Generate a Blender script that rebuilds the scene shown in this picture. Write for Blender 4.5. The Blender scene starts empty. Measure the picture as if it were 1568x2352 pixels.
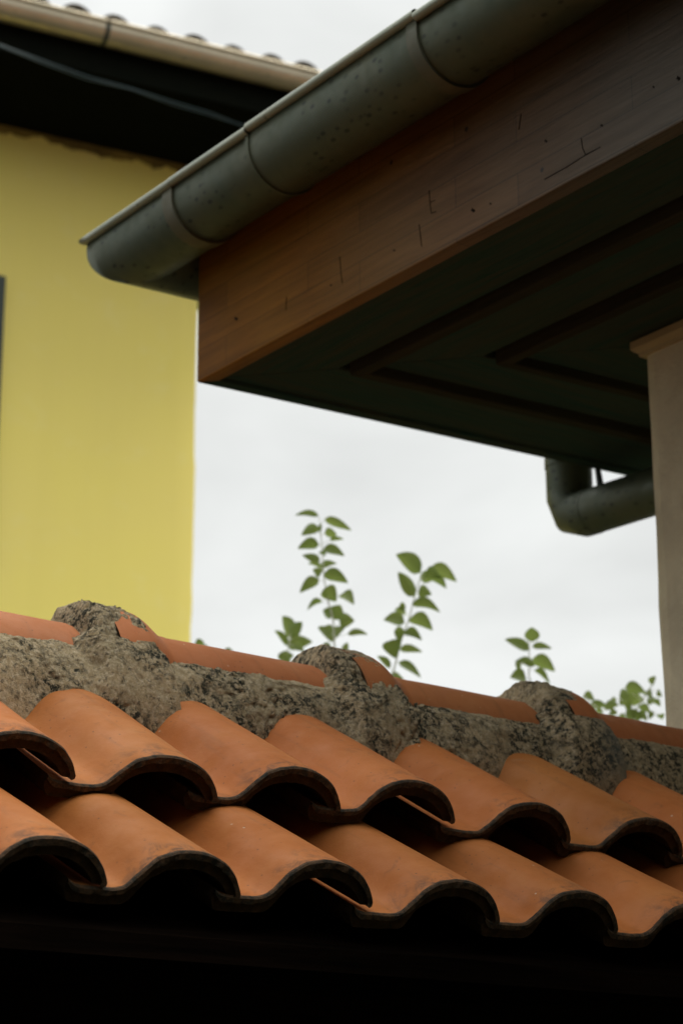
import bpy, math, random
from mathutils import Vector, Matrix, noise
R = math.radians
random.seed(7)
C = bpy.context.scene.collection
sc = bpy.context.scene

# ------------------------------------------------------------------ camera
# World axes: +X and +Y follow the two eaves; all heights below are given above eye level EYE.
EYE = 1.6
PIT, ROLL, AZ, F = R(17.9), R(-.28), R(36.73), 5000.0
_c, _s = math.cos(PIT), math.sin(PIT)
_m = Matrix.Rotation(-AZ, 3, 'Z')
_fw, _rt, _up = _m @ Vector((0, _c, _s)), _m @ Vector((1, 0, 0)), _m @ Vector((0, -_s, _c))
RT = _rt*math.cos(ROLL) + _up*math.sin(ROLL)
UP = -_rt*math.sin(ROLL) + _up*math.cos(ROLL)
FW = _fw
cam_d = bpy.data.cameras.new('camera'); cam = bpy.data.objects.new('camera', cam_d); C.objects.link(cam)
rm = Matrix((RT, UP, -FW)).transposed().to_4x4()
cam.matrix_world = Matrix.Translation((0, 0, EYE)) @ rm
cam_d.sensor_fit = 'VERTICAL'; cam_d.sensor_height = 36; cam_d.lens = 36*F/2352
cam_d.clip_start = .05; cam_d.clip_end = 2000
cam_d.dof.use_dof = True; cam_d.dof.focus_distance = 3.05; cam_d.dof.aperture_fstop = 6.5
sc.camera = cam

# ------------------------------------------------------------------ world, sun, exposure
w = bpy.data.worlds.new('World'); sc.world = w; w.use_nodes = True
nt = w.node_tree; N = nt.nodes; L = nt.links
SUN_EL, SUN_AZ = R(60), R(138)      # high, veiled sun
bg = N['Background']; bg.inputs['Strength'].default_value = .1
sky = N.new('ShaderNodeTexSky'); sky.sky_type = 'NISHITA'; sky.sun_disc = False
sky.sun_elevation = SUN_EL; sky.sun_rotation = SUN_AZ; sky.air_density = 1; sky.dust_density = 4
tc = N.new('ShaderNodeTexCoord')
sep = N.new('ShaderNodeSeparateXYZ'); L.new(tc.outputs['Generated'], sep.inputs[0])
# overcast luminance rises towards the zenith
mr = N.new('ShaderNodeMapRange'); mr.inputs['From Min'].default_value = 0.50; mr.inputs['From Max'].default_value = 1
mr.inputs['To Min'].default_value = 9.0; mr.inputs['To Max'].default_value = 22
L.new(sep.outputs['Z'], mr.inputs['Value'])
nz = N.new('ShaderNodeTexNoise'); nz.inputs['Scale'].default_value = 5.5; nz.inputs['Detail'].default_value = 4
nz.inputs['Roughness'].default_value = .5; nz.inputs['Distortion'].default_value = .25
mp = N.new('ShaderNodeMapping'); mp.inputs['Scale'].default_value = (1, 1, 2.2)
L.new(tc.outputs['Generated'], mp.inputs[0]); L.new(mp.outputs[0], nz.inputs['Vector'])
cr = N.new('ShaderNodeMapRange'); cr.inputs['From Min'].default_value = .35; cr.inputs['From Max'].default_value = .62
cr.inputs['To Min'].default_value = .88; cr.inputs['To Max'].default_value = 1.06
L.new(nz.outputs['Fac'], cr.inputs['Value'])
mu = N.new('ShaderNodeMath'); mu.operation = 'MULTIPLY'; L.new(mr.outputs[0], mu.inputs[0]); L.new(cr.outputs[0], mu.inputs[1])
cc = N.new('ShaderNodeVectorMath'); cc.operation = 'SCALE'; cc.inputs[0].default_value = (.985, 1.005, .985)
L.new(mu.outputs[0], cc.inputs['Scale'])
mx = N.new('ShaderNodeMixRGB'); mx.inputs['Fac'].default_value = .95
L.new(sky.outputs[0], mx.inputs['Color1']); L.new(cc.outputs[0], mx.inputs['Color2']); L.new(mx.outputs[0], bg.inputs['Color'])
sd = bpy.data.lights.new('sun', 'SUN'); sd.energy = 1.5; sd.angle = R(25); sd.color = (1, .95, .86)
so = bpy.data.objects.new('sun', sd); C.objects.link(so)
# sun_rotation is measured clockwise from +Y
sdir = Vector((math.sin(SUN_AZ)*math.cos(SUN_EL), math.cos(SUN_AZ)*math.cos(SUN_EL), math.sin(SUN_EL)))
so.rotation_euler = sdir.to_track_quat('Z', 'Y').to_euler()
vs = sc.view_settings; vs.view_transform = 'Standard'; vs.look = 'None'; vs.exposure = 0; vs.gamma = 1; vs.use_curve_mapping = False

# ------------------------------------------------------------------ measuring
def ray(px, py): return FW + RT*((px-784)/F) - UP*((py-1176)/F)
def onz(px, py, z): r = ray(px, py); return r*(z/r.z)
def onx(px, py, x): r = ray(px, py); return r*(x/r.x)
def ony(px, py, y): r = ray(px, py); return r*(y/r.y)

# ------------------------------------------------------------------ mesh helpers
class MB:
    def __init__(s): s.v = []; s.f = []; s.m = []; s.sm = []
    def add(s, vs, fs, mi=0, smooth=True):
        o = len(s.v); s.v += [Vector(p) for p in vs]
        for f in fs: s.f.append([i+o for i in f]); s.m.append(mi); s.sm.append(smooth)
    def grid(s, rows, mi=0, smooth=True, closed=False):
        n = len(rows[0]); o = len(s.v)
        for r in rows: s.v += [Vector(p) for p in r]
        for i in range(len(rows)-1):
            for j in range(n if closed else n-1):
                k = (j+1) % n
                s.f.append([o+i*n+j, o+i*n+k, o+(i+1)*n+k, o+(i+1)*n+j]); s.m.append(mi); s.sm.append(smooth)
    def prism(s, poly, d0, d1, to, mi=0, smooth=False):
        """poly: 2D points; to(p, d) -> 3D; extruded from d0 to d1"""
        n = len(poly); a = [to(p, d0) for p in poly]; b = [to(p, d1) for p in poly]
        s.add(a+b, [[i, (i+1) % n, n+(i+1) % n, n+i] for i in range(n)] + [list(range(n))[::-1], list(range(n, 2*n))], mi, smooth)
    def box(s, x0, x1, y0, y1, z0, z1, mi=0):
        s.add([(x, y, z) for x in (x0, x1) for y in (y0, y1) for z in (z0, z1)],
              [[0, 1, 3, 2], [4, 6, 7, 5], [0, 4, 5, 1], [2, 3, 7, 6], [0, 2, 6, 4], [1, 5, 7, 3]], mi, False)
    def tube(s, pts, r, n=16, cap=True, mi=0):
        pts = [Vector(p) for p in pts]; rows = []; ref = None
        rr = r if isinstance(r, (list, tuple)) else [r]*len(pts)
        for i, p in enumerate(pts):
            t = (pts[min(i+1, len(pts)-1)]-pts[max(i-1, 0)]).normalized()
            if ref is None: ref = t.orthogonal().normalized()
            ref = (ref - t*ref.dot(t)).normalized(); q = t.cross(ref)
            rows.append([p + (ref*math.cos(a)+q*math.sin(a))*rr[i] for a in [2*math.pi*k/n for k in range(n)]])
        s.grid(rows, mi, True, True)
        if cap:
            s.add(rows[0], [list(range(n))[::-1]], mi, False); s.add(rows[-1], [list(range(n))], mi, False)
    def build(s, name, mats, parent=None, loc=None, bevel=0, xf=None):
        me = bpy.data.meshes.new(name)
        vv = [(xf @ p if xf else p) + Vector((0, 0, EYE)) for p in s.v]
        base = Vector(parent.location) if parent is not None and loc is None else (Vector(loc) if loc is not None else Vector((0, 0, 0)))
        par = parent
        me.from_pydata([tuple(p-base) for p in vv], [], s.f)
        for m in (mats if isinstance(mats, (list, tuple)) else [mats]): me.materials.append(m)
        me.polygons.foreach_set('material_index', s.m); me.polygons.foreach_set('use_smooth', s.sm)
        me.update()
        o = bpy.data.objects.new(name, me); C.objects.link(o)
        if par is not None:
            o.parent = par
            # parent chain: children are stored relative to their top-level Empty
            top = par
            off = Vector((0, 0, 0))
            if par.parent is None: off = Vector((0, 0, 0))
            o.location = off
        else: o.location = base
        if bevel:
            b = o.modifiers.new('bevel', 'BEVEL'); b.width = bevel; b.segments = 2; b.limit_method = 'ANGLE'; b.angle_limit = R(40)
        return o
def thing(name, loc, label, cat, group=None):
    o = bpy.data.objects.new(name, None); C.objects.link(o); o.empty_display_size = .1
    o.location = (loc[0], loc[1], loc[2]+EYE); o['label'] = label; o['category'] = cat
    if group: o['group'] = group
    return o
def part(mb, name, mats, root, parent=None, **k):
    """a mesh under a thing (root), or one level deeper under a part of it"""
    o = mb.build(name, mats, None, loc=root.location, **k)
    o.location = (0, 0, 0) ; o.parent = parent or root
    return o

# ------------------------------------------------------------------ materials
def mat(name, col, rough=.7, metal=0, spec=.5):
    m = bpy.data.materials.new(name); m.use_nodes = True
    b = m.node_tree.nodes['Principled BSDF']
    b.inputs['Base Color'].default_value = (*col, 1); b.inputs['Roughness'].default_value = rough
    b.inputs['Metallic'].default_value = metal; b.inputs['Specular IOR Level'].default_value = spec
    return m, m.node_tree.nodes, m.node_tree.links, b
def coords(N, L, scale=(1, 1, 1), kind='Object'):
    t = N.new('ShaderNodeTexCoord'); q = N.new('ShaderNodeMapping'); q.inputs['Scale'].default_value = scale
    if kind == 'World':
        g = N.new('ShaderNodeNewGeometry'); L.new(g.outputs['Position'], q.inputs[0])
    else: L.new(t.outputs[kind], q.inputs[0])
    return q.outputs[0]
def tnoise(N, L, vec, scale, detail=4, rough=.55, dist=0):
    n = N.new('ShaderNodeTexNoise'); n.inputs['Scale'].default_value = scale; n.inputs['Detail'].default_value = detail
    n.inputs['Roughness'].default_value = rough; n.inputs['Distortion'].default_value = dist
    L.new(vec, n.inputs['Vector']); return n.outputs['Fac']
def mrange(N, L, v, a, b, c=0, d=1):
    n = N.new('ShaderNodeMapRange'); L.new(v, n.inputs['Value'])
    for k, x in zip(('From Min', 'From Max', 'To Min', 'To Max'), (a, b, c, d)): n.inputs[k].default_value = x
    return n.outputs[0]
def mix(N, L, fac, a, b, mode='MIX'):
    n = N.new('ShaderNodeMixRGB'); n.blend_type = mode
    if isinstance(fac, (int, float)): n.inputs['Fac'].default_value = fac
    else: L.new(fac, n.inputs['Fac'])
    for i, x in (('Color1', a), ('Color2', b)):
        if isinstance(x, tuple): n.inputs[i].default_value = (*x, 1)
        else: L.new(x, n.inputs[i])
    return n.outputs[0]
def bump(N, L, b, h, strength=.3, dist=.002):
    n = N.new('ShaderNodeBump'); n.inputs['Strength'].default_value = strength; n.inputs['Distance'].default_value = dist
    L.new(h, n.inputs['Height']); L.new(n.outputs[0], b.inputs['Normal']); return n

def terracotta(name, c1, c2, far=False):
    m, N, L, b = mat(name, c1, .72, 0, .35)
    v = coords(N, L, kind='World')
    col = mix(N, L, mrange(N, L, tnoise(N, L, v, 5, 5, .6), .35, .68), c1, c2)
    # broad dusty bloom
    col = mix(N, L, mrange(N, L, tnoise(N, L, v, 14, 6, .65, .4), .5, .78, 0, .28), col, (c1[0]*1.02, c1[1]*1.35, c1[2]*1.8))
    # grime smudges
    col = mix(N, L, mrange(N, L, tnoise(N, L, v, 26, 7, .7, 1.0), .60, .78, 0, .6), col, (.14, .065, .03))
    # scattered fine dark and pale specks
    vo = N.new('ShaderNodeTexVoronoi'); vo.inputs['Scale'].default_value = 75; L.new(v, vo.inputs['Vector'])
    gate = mrange(N, L, tnoise(N, L, v, 9, 3), .46, .56)
    sp = mrange(N, L, vo.outputs['Distance'], .07, .14, 1, 0)
    mm = N.new('ShaderNodeMath'); mm.operation = 'MULTIPLY'; L.new(sp, mm.inputs[0]); L.new(gate, mm.inputs[1])
    mh = N.new('ShaderNodeMath'); mh.operation = 'MULTIPLY'; L.new(mm.outputs[0], mh.inputs[0]); mh.inputs[1].default_value = .75
    col = mix(N, L, mh.outputs[0], col, (.09, .05, .028))
    vo2 = N.new('ShaderNodeTexVoronoi'); vo2.inputs['Scale'].default_value = 38; L.new(v, vo2.inputs['Vector'])
    sp2 = mrange(N, L, vo2.outputs['Distance'], .045, .09, 1, 0)
    g2 = mrange(N, L, tnoise(N, L, v, 6.3, 2), .55, .62)
    m2 = N.new('ShaderNodeMath'); m2.operation = 'MULTIPLY'; L.new(sp2, m2.inputs[0]); L.new(g2, m2.inputs[1])
    col = mix(N, L, m2.outputs[0], col, (.55, .42, .3))
    # rain-washed streaks running down the slope
    vs_ = coords(N, L, (60, 5, 5), kind='World')
    col = mix(N, L, mrange(N, L, tnoise(N, L, vs_, 1, 4, .6, .3), .56, .74, 0, .35), col, (.20, .085, .035))
    if not far:
        tg = N.new('ShaderNodeTexCoord'); sg = N.new('ShaderNodeSeparateXYZ'); L.new(tg.outputs['Generated'], sg.inputs[0])
        def blend(fac_a, fac_b, c, col):
            q = N.new('ShaderNodeMath'); q.operation = 'MULTIPLY'; L.new(fac_a, q.inputs[0]); L.new(fac_b, q.inputs[1])
            return mix(N, L, q.outputs[0], col, c)
        # soot creeping back from the front rim, and cement smeared below the ridge
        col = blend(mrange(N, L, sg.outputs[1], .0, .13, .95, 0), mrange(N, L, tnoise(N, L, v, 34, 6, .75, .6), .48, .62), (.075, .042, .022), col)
        col = blend(mrange(N, L, sg.outputs[1], .55, .78, 0, .8), mrange(N, L, tnoise(N, L, v, 22, 6, .7, .8), .56, .68), (.40, .30, .20), col)
    # every tile was fired a little differently
    oi = N.new('ShaderNodeObjectInfo'); hs_ = N.new('ShaderNodeHueSaturation')
    L.new(mrange(N, L, oi.outputs['Random'], 0, 1, .497, .504), hs_.inputs['Hue'])
    L.new(mrange(N, L, oi.outputs['Random'], 0, 1, 1.10, .88), hs_.inputs['Value']); L.new(col, hs_.inputs['Color']); col = hs_.outputs[0]
    L.new(col, b.inputs['Base Color'])
    h = tnoise(N, L, v, 260, 4, .7); h2 = tnoise(N, L, v, 30, 3)
    a = N.new('ShaderNodeMath'); a.operation = 'MULTIPLY_ADD'; L.new(h2, a.inputs[0]); a.inputs[1].default_value = 3; L.new(h, a.inputs[2])
    bump(N, L, b, a.outputs[0], .35, .0012)
    L.new(mrange(N, L, tnoise(N, L, v, 20, 4), .3, .7, .6, .82), b.inputs['Roughness'])
    return m
M_tile = terracotta('terracotta', (.49, .165, .038), (.37, .112, .020))
M_cap = terracotta('terracotta_ridge', (.46, .165, .058), (.37, .115, .034), True)

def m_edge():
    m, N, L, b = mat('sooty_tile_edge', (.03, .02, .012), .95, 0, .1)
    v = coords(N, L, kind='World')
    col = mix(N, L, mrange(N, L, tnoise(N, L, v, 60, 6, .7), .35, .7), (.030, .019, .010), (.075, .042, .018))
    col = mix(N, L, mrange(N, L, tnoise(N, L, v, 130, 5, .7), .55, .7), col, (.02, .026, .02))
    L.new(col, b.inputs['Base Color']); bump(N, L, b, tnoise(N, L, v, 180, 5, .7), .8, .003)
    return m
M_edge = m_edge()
def m_crust():
    m, N, L, b = mat('worn_tile_rim', (.12, .07, .035), .85, 0, .3)
    v = coords(N, L, kind='World')
    col = mix(N, L, mrange(N, L, tnoise(N, L, v, 90, 6, .75), .4, .62), (.02, .02, .014), (.11, .06, .028))
    L.new(col, b.inputs['Base Color']); bump(N, L, b, tnoise(N, L, v, 200, 5, .7), .8, .003)
    return m
M_crust = m_crust()

def m_mortar():
    m, N, L, b = mat('rough_mortar', (.3, .24, .17), .95, 0, .2)
    v = coords(N, L, kind='World')
    col = mix(N, L, mrange(N, L, tnoise(N, L, v, 11, 6, .65, .6), .35, .65), (.60, .46, .27), (.42, .33, .19))
    col = mix(N, L, mrange(N, L, tnoise(N, L, v, 150, 6, .8), .45, .66, 0, .75), col, (.85, .74, .54))
    col = mix(N, L, mrange(N, L, tnoise(N, L, v, 95, 6, .8, .3), .46, .38, 0, .8), col, (.085, .072, .05))
    # black lichen in clusters
    lich = mrange(N, L, tnoise(N, L, v, 85, 7, .8, .35), .47, .55)
    zone = mrange(N, L, tnoise(N, L, v, 10, 5, .65, .8), .42, .55)
    mm = N.new('ShaderNodeMath'); mm.operation = 'MULTIPLY'; L.new(lich, mm.inputs[0]); L.new(zone, mm.inputs[1])
    mh = N.new('ShaderNodeMath'); mh.operation = 'MULTIPLY'; L.new(mm.outputs[0], mh.inputs[0]); mh.inputs[1].default_value = .95
    col = mix(N, L, mh.outputs[0], col, (.014, .022, .018))
    # slate-blue cement patch toward the right-hand end
    g = N.new('ShaderNodeNewGeometry'); sx = N.new('ShaderNodeSeparateXYZ'); L.new(g.outputs['Position'], sx.inputs[0])
    d = N.new('ShaderNodeMath'); d.operation = 'SUBTRACT'; L.new(sx.outputs[0], d.inputs[0]); d.inputs[1].default_value = 2.66
    ab = N.new('ShaderNodeMath'); ab.operation = 'ABSOLUTE'; L.new(d.outputs[0], ab.inputs[0])
    nn = tnoise(N, L, v, 16, 4)
    ad = N.new('ShaderNodeMath'); ad.operation = 'MULTIPLY_ADD'; L.new(nn, ad.inputs[0]); ad.inputs[1].default_value = .22; L.new(ab.outputs[0], ad.inputs[2])
    col = mix(N, L, mrange(N, L, ad.outputs[0], .11, .18, .6, 0), col, (.13, .155, .145))
    L.new(col, b.inputs['Base Color'])
    h = tnoise(N, L, v, 190, 7, .78)
    bump(N, L, b, h, 1.0, .009)
    return m
M_mortar = m_mortar()

def m_wood(name, dark, light, axis, coat=.25, rough=.5, staves=False, scale=1):
    m, N, L, b = mat(name, dark, rough, 0, .5 if coat else .0)
    s = [38, 38, 38]; s[axis] = 2.0
    v = coords(N, L, tuple(x*scale for x in s), kind='World')
    g1 = tnoise(N, L, v, 1.3, 8, .62, .9)
    v2 = coords(N, L, tuple(x*4 for x in s), kind='World'); g2 = tnoise(N, L, v2, 1.5, 5, .7)
    col = mix(N, L, mrange(N, L, g1, .3, .7), dark, light)
    col = mix(N, L, mrange(N, L, g2, .5, .8, 0, .45), col, (dark[0]*.35, dark[1]*.35, dark[2]*.4))
    hgt = g2
    if staves:
        g = N.new('ShaderNodeNewGeometry'); sx = N.new('ShaderNodeSeparateXYZ'); L.new(g.outputs['Position'], sx.inputs[0])
        cb = N.new('ShaderNodeCombineXYZ'); L.new(sx.outputs[1 if axis == 1 else 0], cb.inputs[0])
        zz = N.new('ShaderNodeMath'); zz.operation = 'SUBTRACT'; L.new(sx.outputs[2], zz.inputs[0]); zz.inputs[1].default_value = EYE+1.7188
        L.new(zz.outputs[0], cb.inputs[1])
        br = N.new('ShaderNodeTexBrick'); L.new(cb.outputs[0], br.inputs['Vector'])
        br.inputs['Scale'].default_value = 1; br.inputs['Brick Width'].default_value = .47; br.inputs['Row Height'].default_value = .063
        br.inputs['Mortar Size'].default_value = .0011; br.inputs['Mortar Smooth'].default_value = .6; br.inputs['Bias'].default_value = 0
        br.inputs['Color1'].default_value = (.86, .84, .82, 1); br.inputs['Color2'].default_value = (1.1, 1.08, 1.05, 1); br.inputs['Mortar'].default_value = (.3, .3, .3, 1)
        br.offset = .37
        col = mix(N, L, 1, col, br.outputs['Color'], 'MULTIPLY')
        # knots and nail holes
        vv = coords(N, L, (1, 1, 1), kind='World')
        vo = N.new('ShaderNodeTexVoronoi'); vo.inputs['Scale'].default_value = 9; L.new(vv, vo.inputs['Vector'])
        col = mix(N, L, mrange(N, L, vo.outputs['Distance'], .035, .06, .95, 0), col, (.008, .006, .004))
        # drying cracks along the grain
        ck = coords(N, L, (9, 9, 60) if axis else (9, 9, 60), kind='World')
        c1 = tnoise(N, L, ck, 1.0, 2, .4)
        cz = N.new('ShaderNodeMath'); cz.operation = 'SUBTRACT'; L.new(c1, cz.inputs[0]); cz.inputs[1].default_value = .62
        ca = N.new('ShaderNodeMath'); ca.operation = 'ABSOLUTE'; L.new(cz.outputs[0], ca.inputs[0])
        gate = mrange(N, L, tnoise(N, L, vv, 4.1, 2), .58, .66)
        cm = N.new('ShaderNodeMath'); cm.operation = 'MULTIPLY'; L.new(mrange(N, L, ca.outputs[0], .002, .006, 1, 0), cm.inputs[0]); L.new(gate, cm.inputs[1])
        col = mix(N, L, cm.outputs[0], col, (.012, .009, .006))
        # greyed lower-varnish weathering by patches
        col = mix(N, L, mrange(N, L, tnoise(N, L, vv, 2.2, 4), .42, .62, 0, .25), col, (.10, .10, .08))
    if staves:   # more orange colour and a weaker coat towards the corner end
        far = mrange(N, L, sx.outputs[1], 2.4, 3.4)
        b.inputs['Specular IOR Level'].default_value = .04
        col = mix(N, L, far, col, mix(N, L, 1, col, (2.6, 1.5, .28), 'MULTIPLY'))
        wn = N.new('ShaderNodeMath'); wn.operation = 'MULTIPLY'
        L.new(mrange(N, L, sx.outputs[1], 2.2, 3.25, .46, .01), wn.inputs[0]); L.new(mrange(N, L, g1, .3, .7, .75, 1.15), wn.inputs[1])
        L.new(wn.outputs[0], b.inputs['Coat Weight'])
    L.new(col, b.inputs['Base Color'])
    b.inputs['Coat Weight'].default_value = coat; b.inputs['Coat Roughness'].default_value = .34
    bn = bump(N, L, b, hgt, .45, .002)
    L.new(bn.outputs[0], b.inputs['Coat Normal'])
    return m
M_fascia = m_wood('weathered_larch', (.055, .038, .019), (.098, .068, .036), 1, .9, .45, True)
M_fasciaX = m_wood('weathered_larch_side', (.15, .066, .022), (.27, .13, .045), 0, .25, .48, True)
M_soffX = m_wood('dark_soffit_wood', (.026, .066, .056), (.060, .064, .046), 0, 0, .8)
M_soffY = m_wood('dark_soffit_wood_y', (.026, .066, .056), (.064, .064, .046), 1, 0, .8)
M_moulX = m_wood('brown_moulding', (.034, .036, .024), (.052, .046, .030), 0, 0, .8)
M_moulY = m_wood('brown_moulding_y', (.034, .036, .024), (.052, .046, .030), 1, 0, .8)
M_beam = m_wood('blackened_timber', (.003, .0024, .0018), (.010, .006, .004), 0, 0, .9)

def m_metal(name, c, c2, rough=.45, metal=.55, spots=True):
    m, N, L, b = mat(name, c, rough, metal, .5)
    v = coords(N, L, kind='World')
    col = mix(N, L, mrange(N, L, tnoise(N, L, v, 6, 5, .6, .4), .35, .65), c, c2)
    if spots:
        vo = N.new('ShaderNodeTexVoronoi'); vo.inputs['Scale'].default_value = 52; vo.inputs['Randomness'].default_value = 1
        q = coords(N, L, (1, .6, 1), kind='World'); L.new(q, vo.inputs['Vector'])
        s1 = mrange(N, L, vo.outputs['Distance'], .14, .30, 1, 0)
        gate = mrange(N, L, tnoise(N, L, v, 7, 4, .6), .40, .52)
        mm = N.new('ShaderNodeMath'); mm.operation = 'MULTIPLY'; L.new(s1, mm.inputs[0]); L.new(gate, mm.inputs[1])
        mh = N.new('ShaderNodeMath'); mh.operation = 'MULTIPLY'; L.new(mm.outputs[0], mh.inputs[0]); mh.inputs[1].default_value = .85
        col = mix(N, L, mh.outputs[0], col, (c[0]*.2, c[1]*.22, c[2]*.22))
    L.new(col, b.inputs['Base Color'])
    L.new(mrange(N, L, tnoise(N, L, v, 30, 4), .3, .7, rough-.08, rough+.12), b.inputs['Roughness'])
    bump(N, L, b, tnoise(N, L, v, 18, 4), .25, .003)
    return m
M_gut = m_metal('patinated_zinc', (.058, .082, .052), (.088, .100, .058), .5, .25)
M_strap = m_metal('rust_tinged_strap', (.125, .115, .07), (.085, .092, .058), .55, .2, False)
M_bead = m_metal('zinc_bead', (.33, .37, .30), (.40, .42, .33), .35, .35, False)
M_ygut = m_metal('aged_zinc_far', (.50, .45, .33), (.60, .52, .38), .34, .6, False)

def m_plaster(name, c, c2, sc1=3, bs=.4, fine=180):
    m, N, L, b = mat(name, c, .92, 0, .2)
    v = coords(N, L, kind='World')
    col = mix(N, L, mrange(N, L, tnoise(N, L, v, sc1, 6, .6, .3), .35, .65), c, c2)
    L.new(col, b.inputs['Base Color']); bump(N, L, b, tnoise(N, L, v, fine, 5, .65), bs, .003)
    return m
M_wall = m_plaster('beige_render', (.74, .69, .50), (.60, .55, .40), 7, 1.0, 90)
M_trim = m_plaster('cream_trim', (.50, .43, .27), (.44, .37, .22), 8, .3)
M_yellow = m_plaster('yellow_paint', (.97, .84, .22), (.95, .81, .24), .9, .3, 40)
M_blocker = m_plaster('dark_blocker_wall', (.07, .055, .04), (.05, .045, .035), 3, .4)
M_conc = m_plaster('grey_concrete', (.22, .21, .19), (.17, .165, .15), 3, .5)
_n, _l = M_yellow.node_tree.nodes, M_yellow.node_tree.links; _b = _n['Principled BSDF']
_src = _b.inputs['Base Color'].links[0].from_socket
_v = coords(_n, _l, (7, 7, .35), kind='World'); _v1 = coords(_n, _l, kind='World')
_c = mix(_n, _l, mrange(_n, _l, tnoise(_n, _l, _v, 1.2, 5, .6, .3), .48, .75, 0, .05), _src, (.55, .43, .10))
_c = mix(_n, _l, mrange(_n, _l, tnoise(_n, _l, _v1, 5, 6, .65), .55, .8, 0, .2), _c, (.98, .92, .5))
_l.new(_c, _b.inputs['Base Color'])
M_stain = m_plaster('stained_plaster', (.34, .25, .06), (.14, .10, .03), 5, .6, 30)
M_farcap, *_ = mat('mossy_old_tile', (.10, .085, .06), .9)
M_mark, *_ = mat('dark_crack', (.012, .009, .006), .95, 0, .1)
M_dark, *_ = mat('dark_frame_paint', (.03, .045, .035), .5)
M_glass, *_ = mat('window_glass', (.02, .03, .03), .08)
M_cable, *_ = mat('cable_sheath', (.03, .06, .07), .4)
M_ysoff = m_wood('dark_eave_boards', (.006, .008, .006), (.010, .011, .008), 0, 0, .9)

# ------------------------------------------------------------------ ground
g = MB(); g.add([(-300, -300, -EYE), (300, -300, -EYE), (300, 300, -EYE), (-300, 300, -EYE)], [[0, 1, 2, 3]], 0, False)
mg, N_, L_, b_ = mat('dark_soil_and_gravel', (.05, .05, .04), .95)
v_ = coords(N_, L_, kind='World')
L_.new(mix(N_, L_, mrange(N_, L_, tnoise(N_, L_, v_, 2, 6), .35, .65), (.03, .035, .02), (.05, .042, .03)), b_.inputs['Base Color'])
go = g.build('ground', mg); go['kind'] = 'structure'

# ------------------------------------------------------------------ tiled garden-wall roof
TILT = R(27.5)
SL = Vector((0, math.cos(TILT), math.sin(TILT))); NN = Vector((0, -math.sin(TILT), math.cos(TILT)))
UPP = [(-173, -49), (-167, -53), (-158, -56), (-147, -56.5), (-112, -56), (-94, -53.5), (-84, -47), (-73, -35), (-60, -20.5), (-43, -8.5), (-22, -1.5), (0, 1), (22, -.5), (42, -6), (60, -15), (76, -30), (86, -46), (87, -51), (82, -54)]
LOW = [(-173, -63), (-166, -77), (-156, -79), (-128, -78.5), (-100, -77), (-86, -75.5), (-76, -69), (-67, -56.5), (-57, -44), (-43, -33.5), (-22, -26), (2, -23), (22, -24.5), (41, -30), (55, -38), (65, -47), (70, -54)]
def resample(p, n):
    # Catmull-Rom through p then even arc length
    q = []
    for i in range(len(p)-1):
        a, b, c, d = p[max(i-1, 0)], p[i], p[i+1], p[min(i+2, len(p)-1)]
        for k in range(8):
            t = k/8
            q.append(tuple(.5*((2*b[j])+(-a[j]+c[j])*t+(2*a[j]-5*b[j]+4*c[j]-d[j])*t*t+(-a[j]+3*b[j]-3*c[j]+d[j])*t**3) for j in (0, 1)))
    q.append(p[-1]); s = [0]
    for i in range(1, len(q)): s.append(s[-1]+math.dist(q[i], q[i-1]))
    out = []; j = 0
    for k in range(n):
        t = s[-1]*k/(n-1)
        while j < len(s)-2 and s[j+1] < t: j += 1
        u = (t-s[j])/max(1e-9, s[j+1]-s[j])
        out.append((q[j][0]+(q[j+1][0]-q[j][0])*u, q[j][1]+(q[j+1][1]-q[j][1])*u))
    return out
NP = 64
PU, PL = resample(UPP, NP), resample(LOW, NP)
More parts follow.
